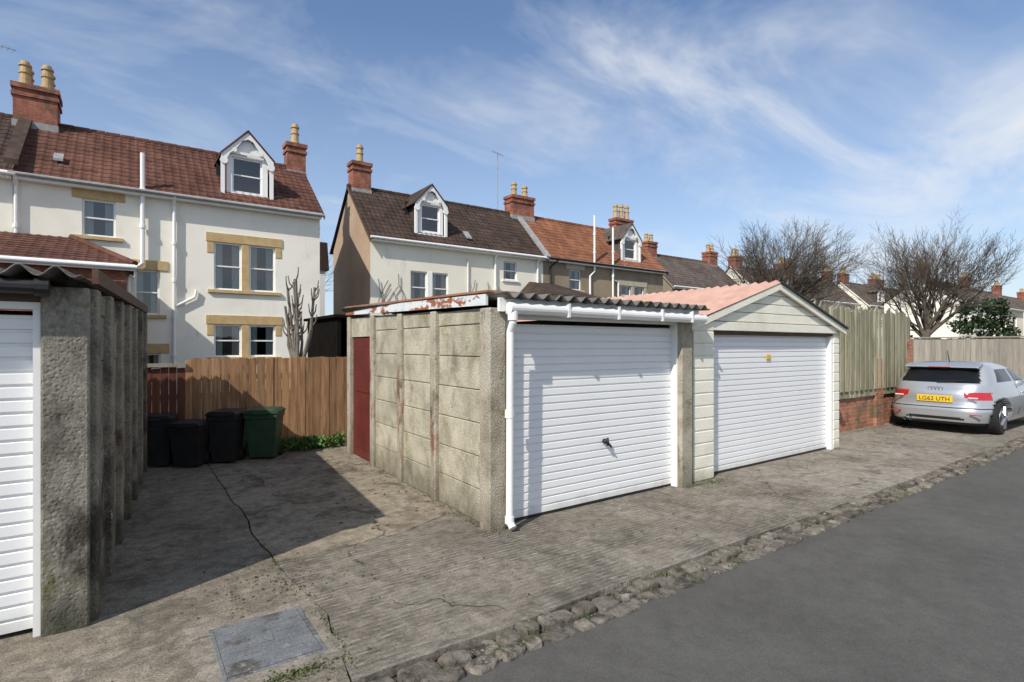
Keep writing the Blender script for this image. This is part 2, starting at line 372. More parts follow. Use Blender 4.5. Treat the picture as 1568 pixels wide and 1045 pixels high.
e=empty('manhole_cover')
mb=MB(); mb.box(.40,.84,2.92,3.45,-.02,.010); mb.box(.585,.655,3.15,3.22,.010,.014)
for (a,b) in ((.46,3.0),(.76,3.0),(.46,3.36),(.76,3.36)): mb.box(a-.02,a+.02,b-.008,b+.008,.0102,.0125)
for k in range(9): mb.box(.43,.57,2.97+k*.052,2.976+k*.052,.0101,.0118); mb.box(.67,.81,2.97+k*.052,2.976+k*.052,.0101,.0118)
mb.done('cover_plate',iron,e,bevel=.002)
mb=MB()
for q in ((.375,.397,2.895,3.475),(.843,.865,2.895,3.475),(.397,.843,2.895,2.917),(.397,.843,3.453,3.475)): mb.box(*q,-.02,.007)
mb.done('frame',iron,e,bevel=.003)
o=slab('concrete_surround',[(.29,2.80),(.94,2.79),(.95,3.56),(.27,3.58)],.0035,.02,conc_right,.03,.05); o.parent=e

# ------------------------------------------------------------ garages
def ribdoor(name,parent,x0,x1,y,z0,z1,rib=.075,dep=.014):
    mb=MB(); n=int(round((z1-z0)/rib)); rib=(z1-z0)/n; pr=[]
    for i in range(n):
        z=z0+i*rib
        pr+=[(z,0),(z+rib*.70,0),(z+rib*.78,dep),(z+rib*.92,dep),(z+rib*.999,0)]
    base=len(mb.v); nx=14
    for z,d in pr:
        for k in range(nx+1):
            x=x0+(x1-x0)*k/nx
            mb.v.append((x,y+d+mnoise.noise(Vector((x*1.1,z*.9,y)))*.006,z))
    for i in range(len(pr)-1):
        for k in range(nx):
            a=base+(nx+1)*i+k; mb.f.append((a,a+1,a+nx+2,a+nx+1)); mb.m.append(0)
    return mb.done(name,door_white,parent)

def panel_wall(parent,A,B,posts,h0,h1,mat,pmat,name,rows=.3,right=True,skip=(),ofs=.035):
    A=Vector(A+(0,));B=Vector(B+(0,)); e=(B-A).normalized(); L=(B-A).length
    n=Vector((e.y,-e.x,0)) if right else Vector((-e.y,e.x,0))
    M=Matrix((( e.x,n.x,0,A.x),(e.y,n.y,0,A.y),(0,0,1,0),(0,0,0,1)))
    mb=MB(); mp=MB()
    P=[p*L for p in posts]
    for i,p in enumerate(P):
        h=h0+(h1-h0)*p/L
        mp.box(p-.065,p+.065,-.10,ofs+R(0,.01),-.05,h,0,M)
    for i in range(len(P)-1):
        if i in skip: continue
        z=0
        h=h0+(h1-h0)*(P[i]+P[i+1])/2/L
        while z<h-.02:
            z1=min(z+rows,h); j=R(-.006,.006)
            mb.box(P[i]+.066,P[i+1]-.066,-.07,0+j,z+.003,z1-.003,0,M); z=z1
    mb.done(name+'_panels',mat,parent,bevel=.008); mp.done(name+'_posts',pmat,parent,bevel=.012)
    return M

g1=empty('concrete_garage')
A=(2.60,3.99);B=(2.72,8.05)
M=panel_wall(g1,A,B,[.016,.27,.50,.735,.985],1.93,2.03,concrete,concrete_rust,'side_wall',.3,False,skip=(3,))
L=(Vector(B)-Vector(A)).length
mb=MB(); mb.box(.735*L+.07,.985*L-.07,-.05,-.02,.02,1.72,0,M)
for z in (.15,.95): mb.box(.735*L+.17,.985*L-.17,-.02,-.008,z,z+.6,0,M)
mb.done('side_door',red_door,g1,bevel=.004)
mb=MB(); mb.box(.735*L+.067,.985*L-.067,-.05,.0,1.73,2.0,0,M); mb.done('side_door_head',concrete,g1)
mb=MB(); mb.box(.735*L+.11,.735*L+.13,-.02,.02,.85,.93,0,M); mb.done('side_door_latch',black_plastic,g1)
mb=MB()
for i,(a,b) in enumerate(((0,.27),(.272,.50),(.502,.735),(.737,1.0))):
    z0=1.955+.10*a; z1=1.955+.10*b
    p=[(a*L,z0),(b*L,z1),(b*L,z1+.10),(a*L,z0+.10)]
    mb.prism(p,.03,.055,0,M)
mb.done('side_fascia',peeling,g1)
mb=MB(); p=[(-.05,2.063),(L,2.163),(L,2.182),(-.05,2.082)]; mb.prism(p,-.25,.068,0,M); mb.done('verge_flashing',rust,g1)
mb=MB(); corr(mb,(2.60,3.74,2.035),(1,0,0),(0,4.35,.10),2.80,4.36,.15,.026); mb.done('corrugated_roof',asbestos,g1,solid=.008,smooth=True)
mb=MB()
mb.box(2.53,2.70,3.90,4.06,-.05,1.93); mb.box(5.11,5.30,3.90,4.10,-.05,1.93)
mb.done('front_posts',concrete_rust,g1,bevel=.012)
mb=MB(); mb.box(5.26,5.34,4.1,8.05,-.05,2.0); mb.box(2.75,5.3,8.0,8.08,-.05,2.0); mb.done('far_walls',concrete,g1)
ribdoor('up_and_over_door',g1,2.80,5.085,4.035,.03,1.80)
mb=MB(); mb.box(2.74,2.795,3.96,4.06,0,1.84); mb.box(5.085,5.115,3.96,4.06,0,1.84); mb.box(2.74,5.115,3.955,4.06,1.841,1.905); mb.done('door_frame',white_paint,g1,bevel=.004)
mb=MB(); mb.box(2.60,5.36,3.86,3.89,1.895,2.015); mb.done('front_fascia',white_pvc,g1,bevel=.003)
mb=MB(); mb.tube([(2.66,3.80,1.925),(5.37,3.80,1.905)],.05,16)
for x in (3.3,3.95,4.6,5.1): mb.box(x-.012,x+.012,3.747,3.86,1.86,1.985)
mb.tube([(2.70,3.80,1.90),(2.70,3.80,1.80),(2.70,3.84,1.72),(2.70,3.85,.09),(2.70,3.80,.04)],.033,16)
mb.tube([(2.70,3.85,1.05),(2.70,3.85,.98)],.041,16); mb.tube([(2.70,3.85,.13),(2.70,3.85,.07)],.041,16)
mb.tube([(2.70,3.80,1.94),(2.70,3.80,1.82)],.045,16)
mb.done('gutter_and_downpipe',white_pvc,g1,smooth=False)
mb=MB(); mb.tube([(4.02,4.035,.62),(4.02,3.99,.62)],.026,14); mb.tube([(4.02,3.985,.66),(4.02,3.98,.58)],.013,8); mb.tube([(4.02,3.985,.62),(4.07,3.98,.56)],.011,8)
mb.done('door_handle',black_plastic,g1,smooth=True)
mb=MB(); mb.box(2.8,5.085,4.035,4.05,.0,.028); mb.done('door_seal',black_plastic,g1)

g2=empty('gabled_garage')
mb=MB(); z=0
while z<1.88:
    z1=min(z+.148,1.89)
    mb.box(5.40,5.80,3.96,4.3,z+.003,z1-.003); mb.box(8.93,9.12,4.0,4.3,z+.003,z1-.003)
    z=z1
mb.done('block_piers',cream_block,g2,bevel=.012)
mb=MB(); mb.box(5.41,5.79,3.972,4.28,0,1.88); mb.box(8.94,9.11,4.012,4.28,0,1.88); mb.box(9.02,9.12,4.3,8.2,-.05,1.9); mb.box(5.42,5.5,4.3,8.2,-.05,1.9); mb.box(5.5,9.0,8.1,8.2,-.05,2.0)
mb.done('walls',cream_block,g2)
apx,apz=7.25,2.42
mb=MB()
mb.box(5.78,8.98,3.97,4.06,1.79,1.90)
def xl(z): return 5.42+(apx-5.42)*(z-1.86)/(apz-1.86)
def xr(z): return 9.10-(9.10-apx)*(z-1.86)/(apz-1.86)
for i in range(4):
    z0=1.91+i*.125; z1=z0+.118
    if z1>apz-.03: z1=apz-.03
    mb.prism([(xl(z0),z0),(xr(z0),z0),(xr(z1),z1),(xl(z1),z1)],3.985,4.05)
mb.done('gable_boards',cream_block,g2,bevel=.006)
mb=MB()
for xe in (5.32,9.2):
    mb.prism([(xe,1.86),(apx,apz+.03),(apx,apz-.055),(xe,1.775)],3.93,3.965)
mb.done('bargeboards',cream_block,g2)
mb=MB()
xe=9.2; mb.prism([(xe,1.885),(apx,apz+.055),(apx,apz+.033),(xe,1.863)],3.90,3.985)
mb.done('verge_trim',black_plastic,g2)
mb=MB(); sl=(Vector((apx,0,apz+.05))-Vector((5.28,0,1.88)))
corr(mb,(5.28,3.92,1.89),(0,1,0),(sl.x,0,sl.z),4.37,sl.length,.15,.02)
sr=(Vector((9.25,0,1.88))-Vector((apx,0,apz+.05)))
corr(mb,(apx,3.99,apz+.05),(0,1,0),(sr.x,0,sr.z),4.3,sr.length,.15,.02)
mb.done('sheet_roof',pink_sheet,g2,smooth=True)
mb=MB(); mb.tube([(5.30,3.97,1.80),(5.30,8.2,1.84)],.045,10); mb.done('side_gutter',white_pvc,g2)
mb=MB(); mb.box(5.80,5.835,4.01,4.1,0,1.79); mb.box(5.835,8.90,4.01,4.1,1.745,1.79); mb.done('door_lining',brown_wood,g2)
mb=MB(); mb.box(8.872,8.93,4.01,4.1,0,1.744); mb.box(5.836,5.858,4.03,4.1,0,1.744); mb.done('door_frame',white_paint,g2)
ribdoor('up_and_over_door',g2,5.86,8.87,4.085,.03,1.74,.07)
mb=MB(); mb.box(7.15,7.25,4.065,4.072,1.42,1.48); mb.done('yellow_sticker',paint('yellow_sticker',(.75,.42,.03)),g2)
mb=MB(); mb.box(5.86,8.87,4.08,4.10,0,.028); mb.done('door_seal',black_plastic,g2)

g3=empty('old_concrete_garage')
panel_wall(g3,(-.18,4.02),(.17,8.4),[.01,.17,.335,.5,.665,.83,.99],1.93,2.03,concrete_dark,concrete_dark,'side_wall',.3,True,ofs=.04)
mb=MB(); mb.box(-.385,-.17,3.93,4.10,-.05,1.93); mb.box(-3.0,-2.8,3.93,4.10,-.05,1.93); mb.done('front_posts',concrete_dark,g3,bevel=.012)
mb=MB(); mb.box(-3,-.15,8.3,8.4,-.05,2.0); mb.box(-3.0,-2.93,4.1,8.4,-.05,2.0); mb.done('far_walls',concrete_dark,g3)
ribdoor('up_and_over_door',g3,-2.78,-.42,4.02,.03,1.77)
mb=MB(); mb.box(-.419,-.387,3.96,4.05,0,1.80); mb.box(-2.8,-.387,3.96,4.05,1.801,1.84); mb.done('door_frame',white_paint,g3)
mb=MB(); mb.box(-2.9,-.386,3.95,4.0,1.842,1.95); mb.done('lintel',brown_wood,g3)
mb=MB(); corr(mb,(-3.16,3.80,2.005),(1,0,0),(.08,1,.02),2.95,4.67,.15,.028); mb.done('corrugated_roof',asbestos,g3,solid=.008,smooth=True)
mb=MB(); mb.tube([(-3.1,3.85,1.93),(-.36,3.85,1.915)],.04,12); mb.tube([(-.34,3.85,1.915),(-.40,3.85,1.915)],.05,12); mb.done('gutter',black_plastic,g3)
mb=MB()
e_=Vector((.35,4.38,0)).normalized(); Mx=Matrix(((e_.x,e_.y,0,-.13),(e_.y,-e_.x,0,3.92),(0,0,1,0),(0,0,0,1)))
mb.prism([(0,1.955),(4.45,2.02),(4.45,2.10),(0,2.04)],-.03,.0,0,Mx); mb.done('side_barge_board',brown_wood,g3)

# ------------------------------------------------------------ boundary behind drive
def boards(mb,A,B,z0,z1,w=.12,gap=.006,th=.02,jz=.015,lean=.0):
    A=Vector(A+(0,));B=Vector(B+(0,)); e=(B-A).normalized(); L=(B-A).length; n=Vector((e.y,-e.x,0))
    M=Matrix((( e.x,n.x,0,A.x),(e.y,n.y,0,A.y),(0,0,1,0),(0,0,0,1)))
    x=0
    while x<L-w*.5:
        y=R(0,.012); ww=w*R(.93,1.03)
        mb.prism([(x,z0),(x+ww-gap,z0),(x+ww-gap+R(-lean,lean),z1+R(-jz,jz)),(x+R(-lean,lean),z1+R(-jz,jz))],y,y+th,0,M); x+=ww
f=empty('timber_fence')
mb=MB(); boards(mb,(.76,8.93),(3.2,8.93),.02,1.42,.125); mb.done('boards',fence_wood,f,bevel=.002)
mb=MB(); mb.box(.74,3.2,8.955,9.0,.3,.38); mb.box(.74,3.2,8.955,9.0,1.1,1.18); mb.box(.68,.76,8.9,8.98,0,1.40); mb.done('rails',fence_wood,f)
f=empty('timber_gate')
mb=MB(); boards(mb,(-.3,8.93),(.66,8.93),.05,1.30,.1); mb.done('boards',gate_wood,f)
mb=MB(); mb.box(-.3,.68,8.86,8.90,1.31,1.36); mb.done('top_rail',grey_wood,f)
mb=MB()
for i in range(2000):
    x=R(1.3,2.85); h=.08+.16*(.5+.5*mnoise.noise(Vector((x*4,0,0)))); y=8.72+random.gauss(0,.07); leaf(mb,(x,y,R(.0,h)),R(.03,.08),.8)
for i in range(250):
    leaf(mb,(R(.75,1.4),8.8+random.gauss(0,.03),R(0,.3)),R(.03,.07),.8)
mb.done('border_plants',leafm)

def bin_(x,y,w,h,mat,rot):
    b=empty('wheelie_bin',(x,y,0)); b.rotation_euler[2]=rot
    mb=MB(); d=w*1.05
    def ring(z,sx,sy,yo=0): return [( -sx/2,-sy/2+yo,z),(sx/2,-sy/2+yo,z),(sx/2,sy/2+yo,z),(-sx/2,sy/2+yo,z)]
    rs=[ring(.03,w*.76,d*.62),ring(.12,w*.80,d*.68),ring(h*.80,w*.94,d*.92),ring(h*.81,w*1.0,d*.97),ring(h*.90,w*1.0,d*.98)]
    for r in rs: mb.v+=r
    mb.f.append((3,2,1,0)); mb.m.append(0)
    for i in range(len(rs)-1):
        for k in range(4): a=i*4+k;c=i*4+(k+1)%4; mb.f.append((a,c,c+4,a+4)); mb.m.append(0)
    mb.f.append((16,17,18,19)); mb.m.append(0)
    mb.done('body',mat,b,bevel=.015)
    mb=MB(); mb.prism([(-w*.53,h*.905),(w*.53,h*.905),(w*.52,h*.94),(w*.40,h*.985),(-w*.40,h*.985),(-w*.52,h*.94)],-d*.53,d*.50); mb.box(-w*.2,w*.2,-d*.57,-d*.531,h*.895,h*.93)
    mb.tube([(-w*.42,d*.56,h*.93),(w*.42,d*.56,h*.93)],.014,8)
    for s in (-1,1): mb.box(s*w*.36-.02,s*w*.36+.02,d*.501,d*.57,h*.915,h*.945)
    mb.done('lid',mat,b,bevel=.012)
    mb=MB()
    for s in (-1,1): mb.tube([(s*w*.40-.025,d*.34,.08),(s*w*.40+.025,d*.34,.08)],.08,16)
    mb.done('wheels',black_plastic,b)
bin_(1.62,8.42,.44,.72,green_plastic,-.45)
bin_(1.13,8.40,.38,.73,black_plastic,-.5)
bin_(.70,8.38,.40,.61,black_plastic,-.5)
bin_(.36,8.62,.36,.70,black_plastic,-.3)

# ------------------------------------------------------------ right fence + wall
w_=empty('brick_wall')
mb=MB(); mb.box(9.125,13.9,4.72,4.94,-.06,.72)
for x in (9.72,12.2,13.75): mb.box(x,x+.33,4.66,5.0,-.06,1.35 if x<13 else 1.75)
mb.done('brickwork',brick_old,w_)
f=empty('garden_fence')
mb=MB(); boards(mb,(9.15,4.70),(12.18,4.70),.62,2.28,.10,.004,.02,.05,.012); boards(mb,(12.55,4.70),(13.9,4.70),.62,2.24,.10,.004,.02,.05,.012)
boards(mb,(9.2,4.67),(13.8,4.67),.75,2.32,.21,.09,.02,.08,.018)
mb.done('boards',green_wood,f)
f=empty('panel_fence')
mb=MB(); boards(mb,(20,9.5),(20,3.4),0.0,1.82,.14,.004,.02,.02); mb.done('boards',grey_wood,f)
mb=MB()
for y in np.arange(3.4,9.6,1.85): mb.box(19.93,20.03,y-.05,y+.05,0,1.92)
mb.box(19.93,20.04,3.4,9.5,1.835,1.87)
mb.done('posts',grey_wood,f)

# ------------------------------------------------------------ houses
def wall_open(mb,x0,x1,z0,z1,y,ops,rev=.16,mi=0):
    xs=sorted(set([x0,x1]+[o[0] for o in ops]+[o[1] for o in ops])); zs=sorted(set([z0,z1]+[o[2] for o in ops]+[o[3] for o in ops]))
    for i in range(len(xs)-1):
        for j in range(len(zs)-1):
            cx=(xs[i]+xs[i+1])/2; cz=(zs[j]+zs[j+1])/2
            if any(o[0]<cx<o[1] and o[2]<cz<o[3] for o in ops): continue
            mb.quad((xs[i],y,zs[j]),(xs[i+1],y,zs[j]),(xs[i+1],y,zs[j+1]),(xs[i],y,zs[j+1]),mi)
    for a,b,c,d in ops:
        mb.quad((a,y,c),(a,y+rev,c),(a,y+rev,d),(a,y,d),mi); mb.quad((b,y,d),(b,y+rev,d),(b,y+rev,c),(b,y,c),mi)
        mb.quad((a,y,d),(a,y+rev,d),(b,y+rev,d),(b,y,d),mi); mb.quad((b,y,c),(b,y+rev,c),(a,y+rev,c),(a,y,c),mi)
def window(F,G,C,K,a,b,c,d,y,cur=True,sash=True):
    t=.06
    F.box(a,a+t,y+.07,y+.14,c,d);F.box(b-t,b,y+.07,y+.14,c,d);F.box(a+t,b-t,y+.07,y+.14,c,c+t);F.box(a+t,b-t,y+.07,y+.14,d-t,d)
    if sash: m=(c+d)/2; F.box(a+t,b-t,y+.06,y+.13,m-.025,m+.025)
    G.quad((a+t,y+.11,c+t),(b-t,y+.11,c+t),(b-t,y+.11,d-t),(a+t,y+.11,d-t))
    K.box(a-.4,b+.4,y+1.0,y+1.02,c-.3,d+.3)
    if cur:
        w=(b-a)*.26
        for s in (a+t,b-t-w):
            n=6
            for k in range(n):
                x=s+w*k/n; o=.03 if k%2 else 0
                C.quad((x,y+.2+o,c),(x+w/n,y+.23-o,c),(x+w/n,y+.23-o,d),(x,y+.2+o,d))
def tileroof(mb,x0,x1,y0,z0,y1,z1,per=.25,rowl=.30,amp=.02,k=6,mi=0,x1top=None):
    sl=Vector((0,y1-y0,z1-z0)); Ls=sl.length; e=sl/Ls; n=Vector((0,-e.z,e.y))
    if n.z<0: n=-n
    if x1top is None: x1top=x1
    rows=max(1,int(Ls/rowl)); nx=max(2,int((x1-x0)/per*k))
    for r in range(rows):
        a=Vector((0,y0,z0))+e*(Ls*r/rows); b=Vector((0,y0,z0))+e*(Ls*(r+1)/rows)
        la=x1+(x1top-x1)*r/rows; lb=x1+(x1top-x1)*(r+1)/rows
        base=len(mb.v)
        for i in range(nx+1):
            x=x0+(x1-x0)*i/nx; ph=(x/per)%1.0
            h=amp*max(0,math.sin(ph*2*math.pi))+R(-.0015,.0015)
            xa=min(x,la);xb=min(x,lb)
            mb.v.append((xa,a.y+n.y*h,a.z+n.z*h)); q=a+n*(h+.018); mb.v.append((xa,q.y,q.z)); q=b+n*(h+.003); mb.v.append((xb,q.y,q.z))
        for i in range(nx):
            p=base+3*i
            mb.f.append((p,p+3,p+4,p+1)); mb.m.append(mi); mb.f.append((p+1,p+4,p+5,p+2)); mb.m.append(mi)
def chimney(parent,x0,x1,y0,y1,z0,z1,npots,zp,name='chimney',pots2=False):
    mb=MB(); mb.box(x0,x1,y0,y1,z0,z1-.42); mb.box(x0-.05,x1+.05,y0-.05,y1+.05,z1-.42,z1-.3); mb.box(x0,x1,y0,y1,z1-.3,z1-.16); mb.box(x0-.06,x1+.06,y0-.06,y1+.06,z1-.16,z1)
    mb.done(name+'_stack',brick_red,parent)
    mb=MB(); mb.box(x0-.03,x1+.03,y0-.03,y1+.03,z0+.6,z0+.9); mb.done(name+'_flashing',lead,parent)
    mb=MB()
    rows=2 if y1-y0>.9 else 1
    for r in range(rows):
        for i in range(npots):
            x=x0+(x1-x0)*(i+.5)/npots; y=y0+(y1-y0)*(r+.5)/rows; h=(zp-z1)*R(.85,1.0)
            mb.tube([(x,y,z1-.02),(x,y,z1+.12),(x,y,z1+.13),(x,y,z1+h*.5),(x,y,z1+h*.51),(x,y,z1+h*.56),(x,y,z1+h*.57),(x,y,z1+h*.8),(x,y,z1+h*.81),(x,y,z1+h*.88),(x,y,z1+h*.89),(x,y,z1+h)],[.2,.19,.16,.15,.18,.18,.15,.14,.18,.18,.13,.12],14)
    mb.done(name+'_pots',pot,parent)
def dormer(parent,x0,x1,y,zb,zs,za,depth,tmat):
    xc=(x0+x1)/2; wb=MB();F=MB();G=MB();C=MB();K=MB()
    ww=(x1-x0)
    a,b=x0+.22*ww/1.4,x1-.22*ww/1.4
    op=(a,b,zb+.15,zs-.12)
    wall_open(wb,x0+.05,x1-.05,zb,zs,y,[op],.1)
    wb.tri((x0+.05,y,zs),(x1-.05,y,zs),(xc,y,za-.15))
    wb.box(x0-.02,x1+.02,y-.08,y+.02,zb-.06,zb+.03)
    wb.done('dormer_front',white_paint,parent)
    window(F,G,C,K,*op,y,False)
    F.done('dormer_window_frame',white_paint,parent,bevel=.005); G.done('dormer_glass',glass,parent); K.done('dormer_room',room_dark,parent)
    ck=MB(); ck.box(x0+.05,x0+.1,y+.003,y+depth,zb-.1,zs); ck.box(x1-.1,x1-.05,y+.003,y+depth,zb-.1,zs); ck.done('dormer_cheeks',tmat,parent)
    bb=MB()
    ov=.14
    for s in (-1,1):
        xe=xc+s*(ww/2+ov); sl=(za-zs)/(ww/2)
        ze=zs-sl*ov
        bb.prism([(xe,ze+.02),(xc,za+.04),(xc,za-.22),(xc+s*.18,za-.30),(xc+s*ww*.3,zs-.04+.12),(xc+s*ww*.40,zs-.05),(xe-s*.12,ze-.26),(xe,ze-.26)],y-.14,y-.09)
        bb.tube([(xe-s*.09,y-.15,ze-.2),(xe-s*.09,y-.08,ze-.2)],.13,14)
        bb.tube([(xc+s*ww*.30,y-.15,zs+.09),(xc+s*ww*.30,y-.08,zs+.09)],.08,12)
        bb.box(min(xe,xe-s*.12),max(xe,xe-s*.12),y-.1,y+.02,zb,ze-.15)
    bb.box(xc-ww/2,xc+ww/2,y-.085,y-.06,zs-.03,zs+.06)
    bb.done('dormer_bargeboards',white_paint,parent)
    rf=MB()
    for s in (-1,1):
        xe=xc+s*(ww/2+ov+.04); sl=(za-zs)/(ww/2); ze=zs-sl*(ov+.04)
        rf.prism([(xe,ze+.035),(xc,za+.06),(xc,za+.13),(xe,ze+.10)],y-.18,y+depth)
    rf.done('dormer_roof',tmat,parent)

def house(name,x0,x1,y0,yr,y1,ze,zr,wmat,tmat,wins,side=None,ridgem=None,stonem=None,gut=None):
    h=empty(name)
    W=MB();F=MB();G=MB();C=MB();K=MB();S=MB()
    ops=[]
    for w in wins:
        a,b,c,d=w[:4]; typ=w[4] if len(w)>4 else 's'
        if typ=='d':
            m=(a+b)/2; subs=[(a,m-.13,c,d),(m+.13,b,c,d)]
        else: subs=[(a,b,c,d)]
        for s in subs: ops.append(s); window(F,G,C,K,*s,y0,cur=(typ!='n'))
        if stonem:
            S.box(a-.25,b+.25,y0-.035,y0+.03,d+.003,d+.33); S.box(a-.2,b+.2,y0-.09,y0+.03,c-.12,c-.003)
            if typ=='d': S.box(m-.128,m+.128,y0-.02,y0+.14,c,d); S.box(a-.22,a-.003,y0-.02,y0+.02,d-.4,d); S.box(b+.003,b+.22,y0-.02,y0+.02,d-.4,d)
        else:
            F.box(a-.1,b+.1,y0-.08,y0+.03,c-.1,c-.003)
            if typ=='d': F.box(m-.128,m+.128,y0-.02,y0+.14,c,d)
    wall_open(W,x0,x1,-.06,ze,y0,ops)
    W.done('front_wall',wmat,h)
    W=MB()
    for x in (x0,x1):
        pts=[(x,y0,-.06),(x,y1,-.06),(x,y1,ze),(x,yr,zr-.02),(x,y0,ze)]
        n=len(W.v); W.v+=pts; W.f.append(tuple(range(n,n+5))); W.m.append(0)
    W.quad((x0,y1,-.06),(x1,y1,-.06),(x1,y1,ze),(x0,y1,ze))
    W.done('side_walls',side or wmat,h)
    F.done('window_frames',white_paint,h,bevel=.006); G.done('window_glass',glass,h); C.done('curtains',curtain,h); K.done('rooms',room_dark,h)
    if stonem: S.done('stone_dressings',stonem,h,bevel=.01)
    T=MB(); sl=(zr-ze)/(yr-y0)
    tileroof(T,x0-.12,x1+.12,y0-.3,ze-.3*sl+.1,yr,zr+.1)
    T.quad((x0-.12,yr,zr+.1),(x1+.12,yr,zr+.1),(x1+.12,y1+.3,ze-.1),(x0-.12,y1+.3,ze-.1))
    T.done('roof_tiles',tmat,h)
    T=MB(); x=x0-.12
    while x<x1+.1:
        T.tube([(x,yr,zr+.06),(min(x+.44,x1+.12),yr,zr+.07)],[.12,.125],10); x+=.45
    T.done('ridge_tiles',ridgem or tmat,h)
    gm=gut or white_pvc
    T=MB(); T.box(x0,x1,y0-.26,y0-.002,ze-.27,ze-.22); T.box(x0,x1,y0-.27,y0-.24,ze-.25,ze-.06); T.done('soffit_fascia',white_paint,h)
    T=MB(); T.tube([(x0-.1,y0-.33,ze-.13),(x1+.1,y0-.33,ze-.15)],.06,10); T.done('gutter',gm,h)
    T=MB()
    for x in (x0-.13,x1+.09):
        n=[(y0-.3,ze-.3*sl-.06),(yr,zr-.06),(yr,zr+.09),(y0-.3,ze-.3*sl+.09)]
        b=len(T.v)
        T.v+=[(x,q[0],q[1]) for q in n]+[(x+.04,q[0],q[1]) for q in n]
        T.f+=[(b,b+1,b+2,b+3),(b+7,b+6,b+5,b+4),(b,b+4,b+5,b+1),(b+2,b+6,b+7,b+3),(b+3,b+7,b+4,b),(b+1,b+5,b+6,b+2)]; T.m+=[0]*6
    T.done('verge',wmat if not side else brown_wood,h,fixn=True)
    return h
def pipe(parent,pts,mat,r=.055,name='drainpipe'):
    mb=MB(); mb.tube(pts,r,10)
    for i in range(len(pts)-1):
        a=Vector(pts[i]);b=Vector(pts[i+1])
        if (b-a).length>1.5:
            k=int((b-a).length/1.6)
            for j in range(1,k+1): q=a.lerp(b,j/(k+1)); mb.tube([q-Vector((0,0,.06)),q+Vector((0,0,.06))],r*1.35,10)
    mb.done(name,mat,parent)
def aerial(parent,x,y,z0,z1,ax=(.8,.3)):
    mb=MB(); mb.tube([(x,y,z0),(x,y,z1)],.018,6)
    mb.tube([(x-ax[0]*.6,y-ax[1]*.6,z1-.1),(x+ax[0]*.6,y+ax[1]*.6,z1-.05)],.012,5)
    for k in range(7):
        t=-.55+k*.18; mb.tube([(x+ax[0]*t-.05,y+ax[1]*t+.15,z1-.08),(x+ax[0]*t+.05,y+ax[1]*t-.15,z1-.08)],.008,4)
    mb.done('tv_aerial',lead,parent)
YZ=Matrix(((0,1,0,0),(1,0,0,0),(0,0,1,0),(0,0,0,1)))

h1=house('cream_house',-2.75,6.25,22,25,28,6.85,9.3,render_cream,tile_brown,
   [(-1.15,-.28,5.12,6.30),(2.55,4.6,3.62,5.32,'d'),(2.55,4.6,1.2,2.38,'d'),(.22,.92,2.65,4.15),(.45,.95,.3,1.35)],stonem=stone_ochre,gut=lead)
h1b=house('cream_house',-10,-2.78,22,25,28,6.85,9.3,render_cream,tile_dark,[(-4.6,-3.7,5.12,6.3)],stonem=stone_ochre)
chimney(h1,-3.1,-1.95,24.5,25.6,8.3,10.45,2,11.4)
chimney(h1,5.65,6.42,24.7,25.3,8.3,10.4,1,11.35,'gable_chimney')
dormer(h1,2.95,4.45,22.35,7.15,8.72,9.5,2.4,tile_brown)
mb=MB(); mb.prism([(21.7,6.98),(25,9.5),(25,9.65),(21.7,7.15)],-2.95,-2.62,0,YZ); mb.done('party_parapet',tile_dark,h1)
mb=MB(); mb.prism([(22.5,7.50),(22.8,7.74),(22.8,7.82),(22.5,7.58)],-1.9,-1.65,0,YZ); mb.done('roof_vent',lead,h1)
pipe(h1,[(.44,21.85,8.0),(.44,21.85,4.35),(.05,21.85,4.0),(.0,21.85,1.0)],white_pvc,.07,'soil_pipe')
pipe(h1,[(1.34,21.68,6.7),(1.34,21.9,6.4),(1.34,21.92,0)],white_pvc)
pipe(h1,[(2.0,21.92,3.55),(1.95,21.92,3.3),(1.36,21.92,2.95)],white_pvc,.045,'waste_pipe')
pipe(h1,[(-2.7,21.68,6.7),(-2.7,21.92,6.4),(-2.7,21.92,4)],white_pvc)
aerial(h1,-3.6,25.2,9.4,11.9)
ext=empty('rear_extension')
mb=MB(); wall_open(mb,-6,.0,-.06,3.8,19,[]); mb.quad((0,19,-.06),(0,22,-.06),(0,22,3.8),(0,19,3.8)); mb.quad((-6,19,-.06),(-6,22,-.06),(-6,22,3.8),(-6,19,3.8)); mb.done('walls',brick_red,ext)
mb=MB(); tileroof(mb,-6.2,.2,18.8,3.88,21.98,5.0,x1top=-1.4); mb.tri((.2,18.8,3.9),(.2,21.98,3.9),(-1.4,21.98,5.0)); mb.tube([(.2,18.8,3.93),(-1.4,21.98,5.03)],.09,8); mb.done('hip_roof',tile_brown,ext)
mb=MB(); mb.box(-6.2,.2,18.74,18.78,3.72,3.9); mb.tube([(-6.2,18.7,3.82),(.25,18.7,3.82)],.06,10); mb.done('fascia',white_paint,ext)

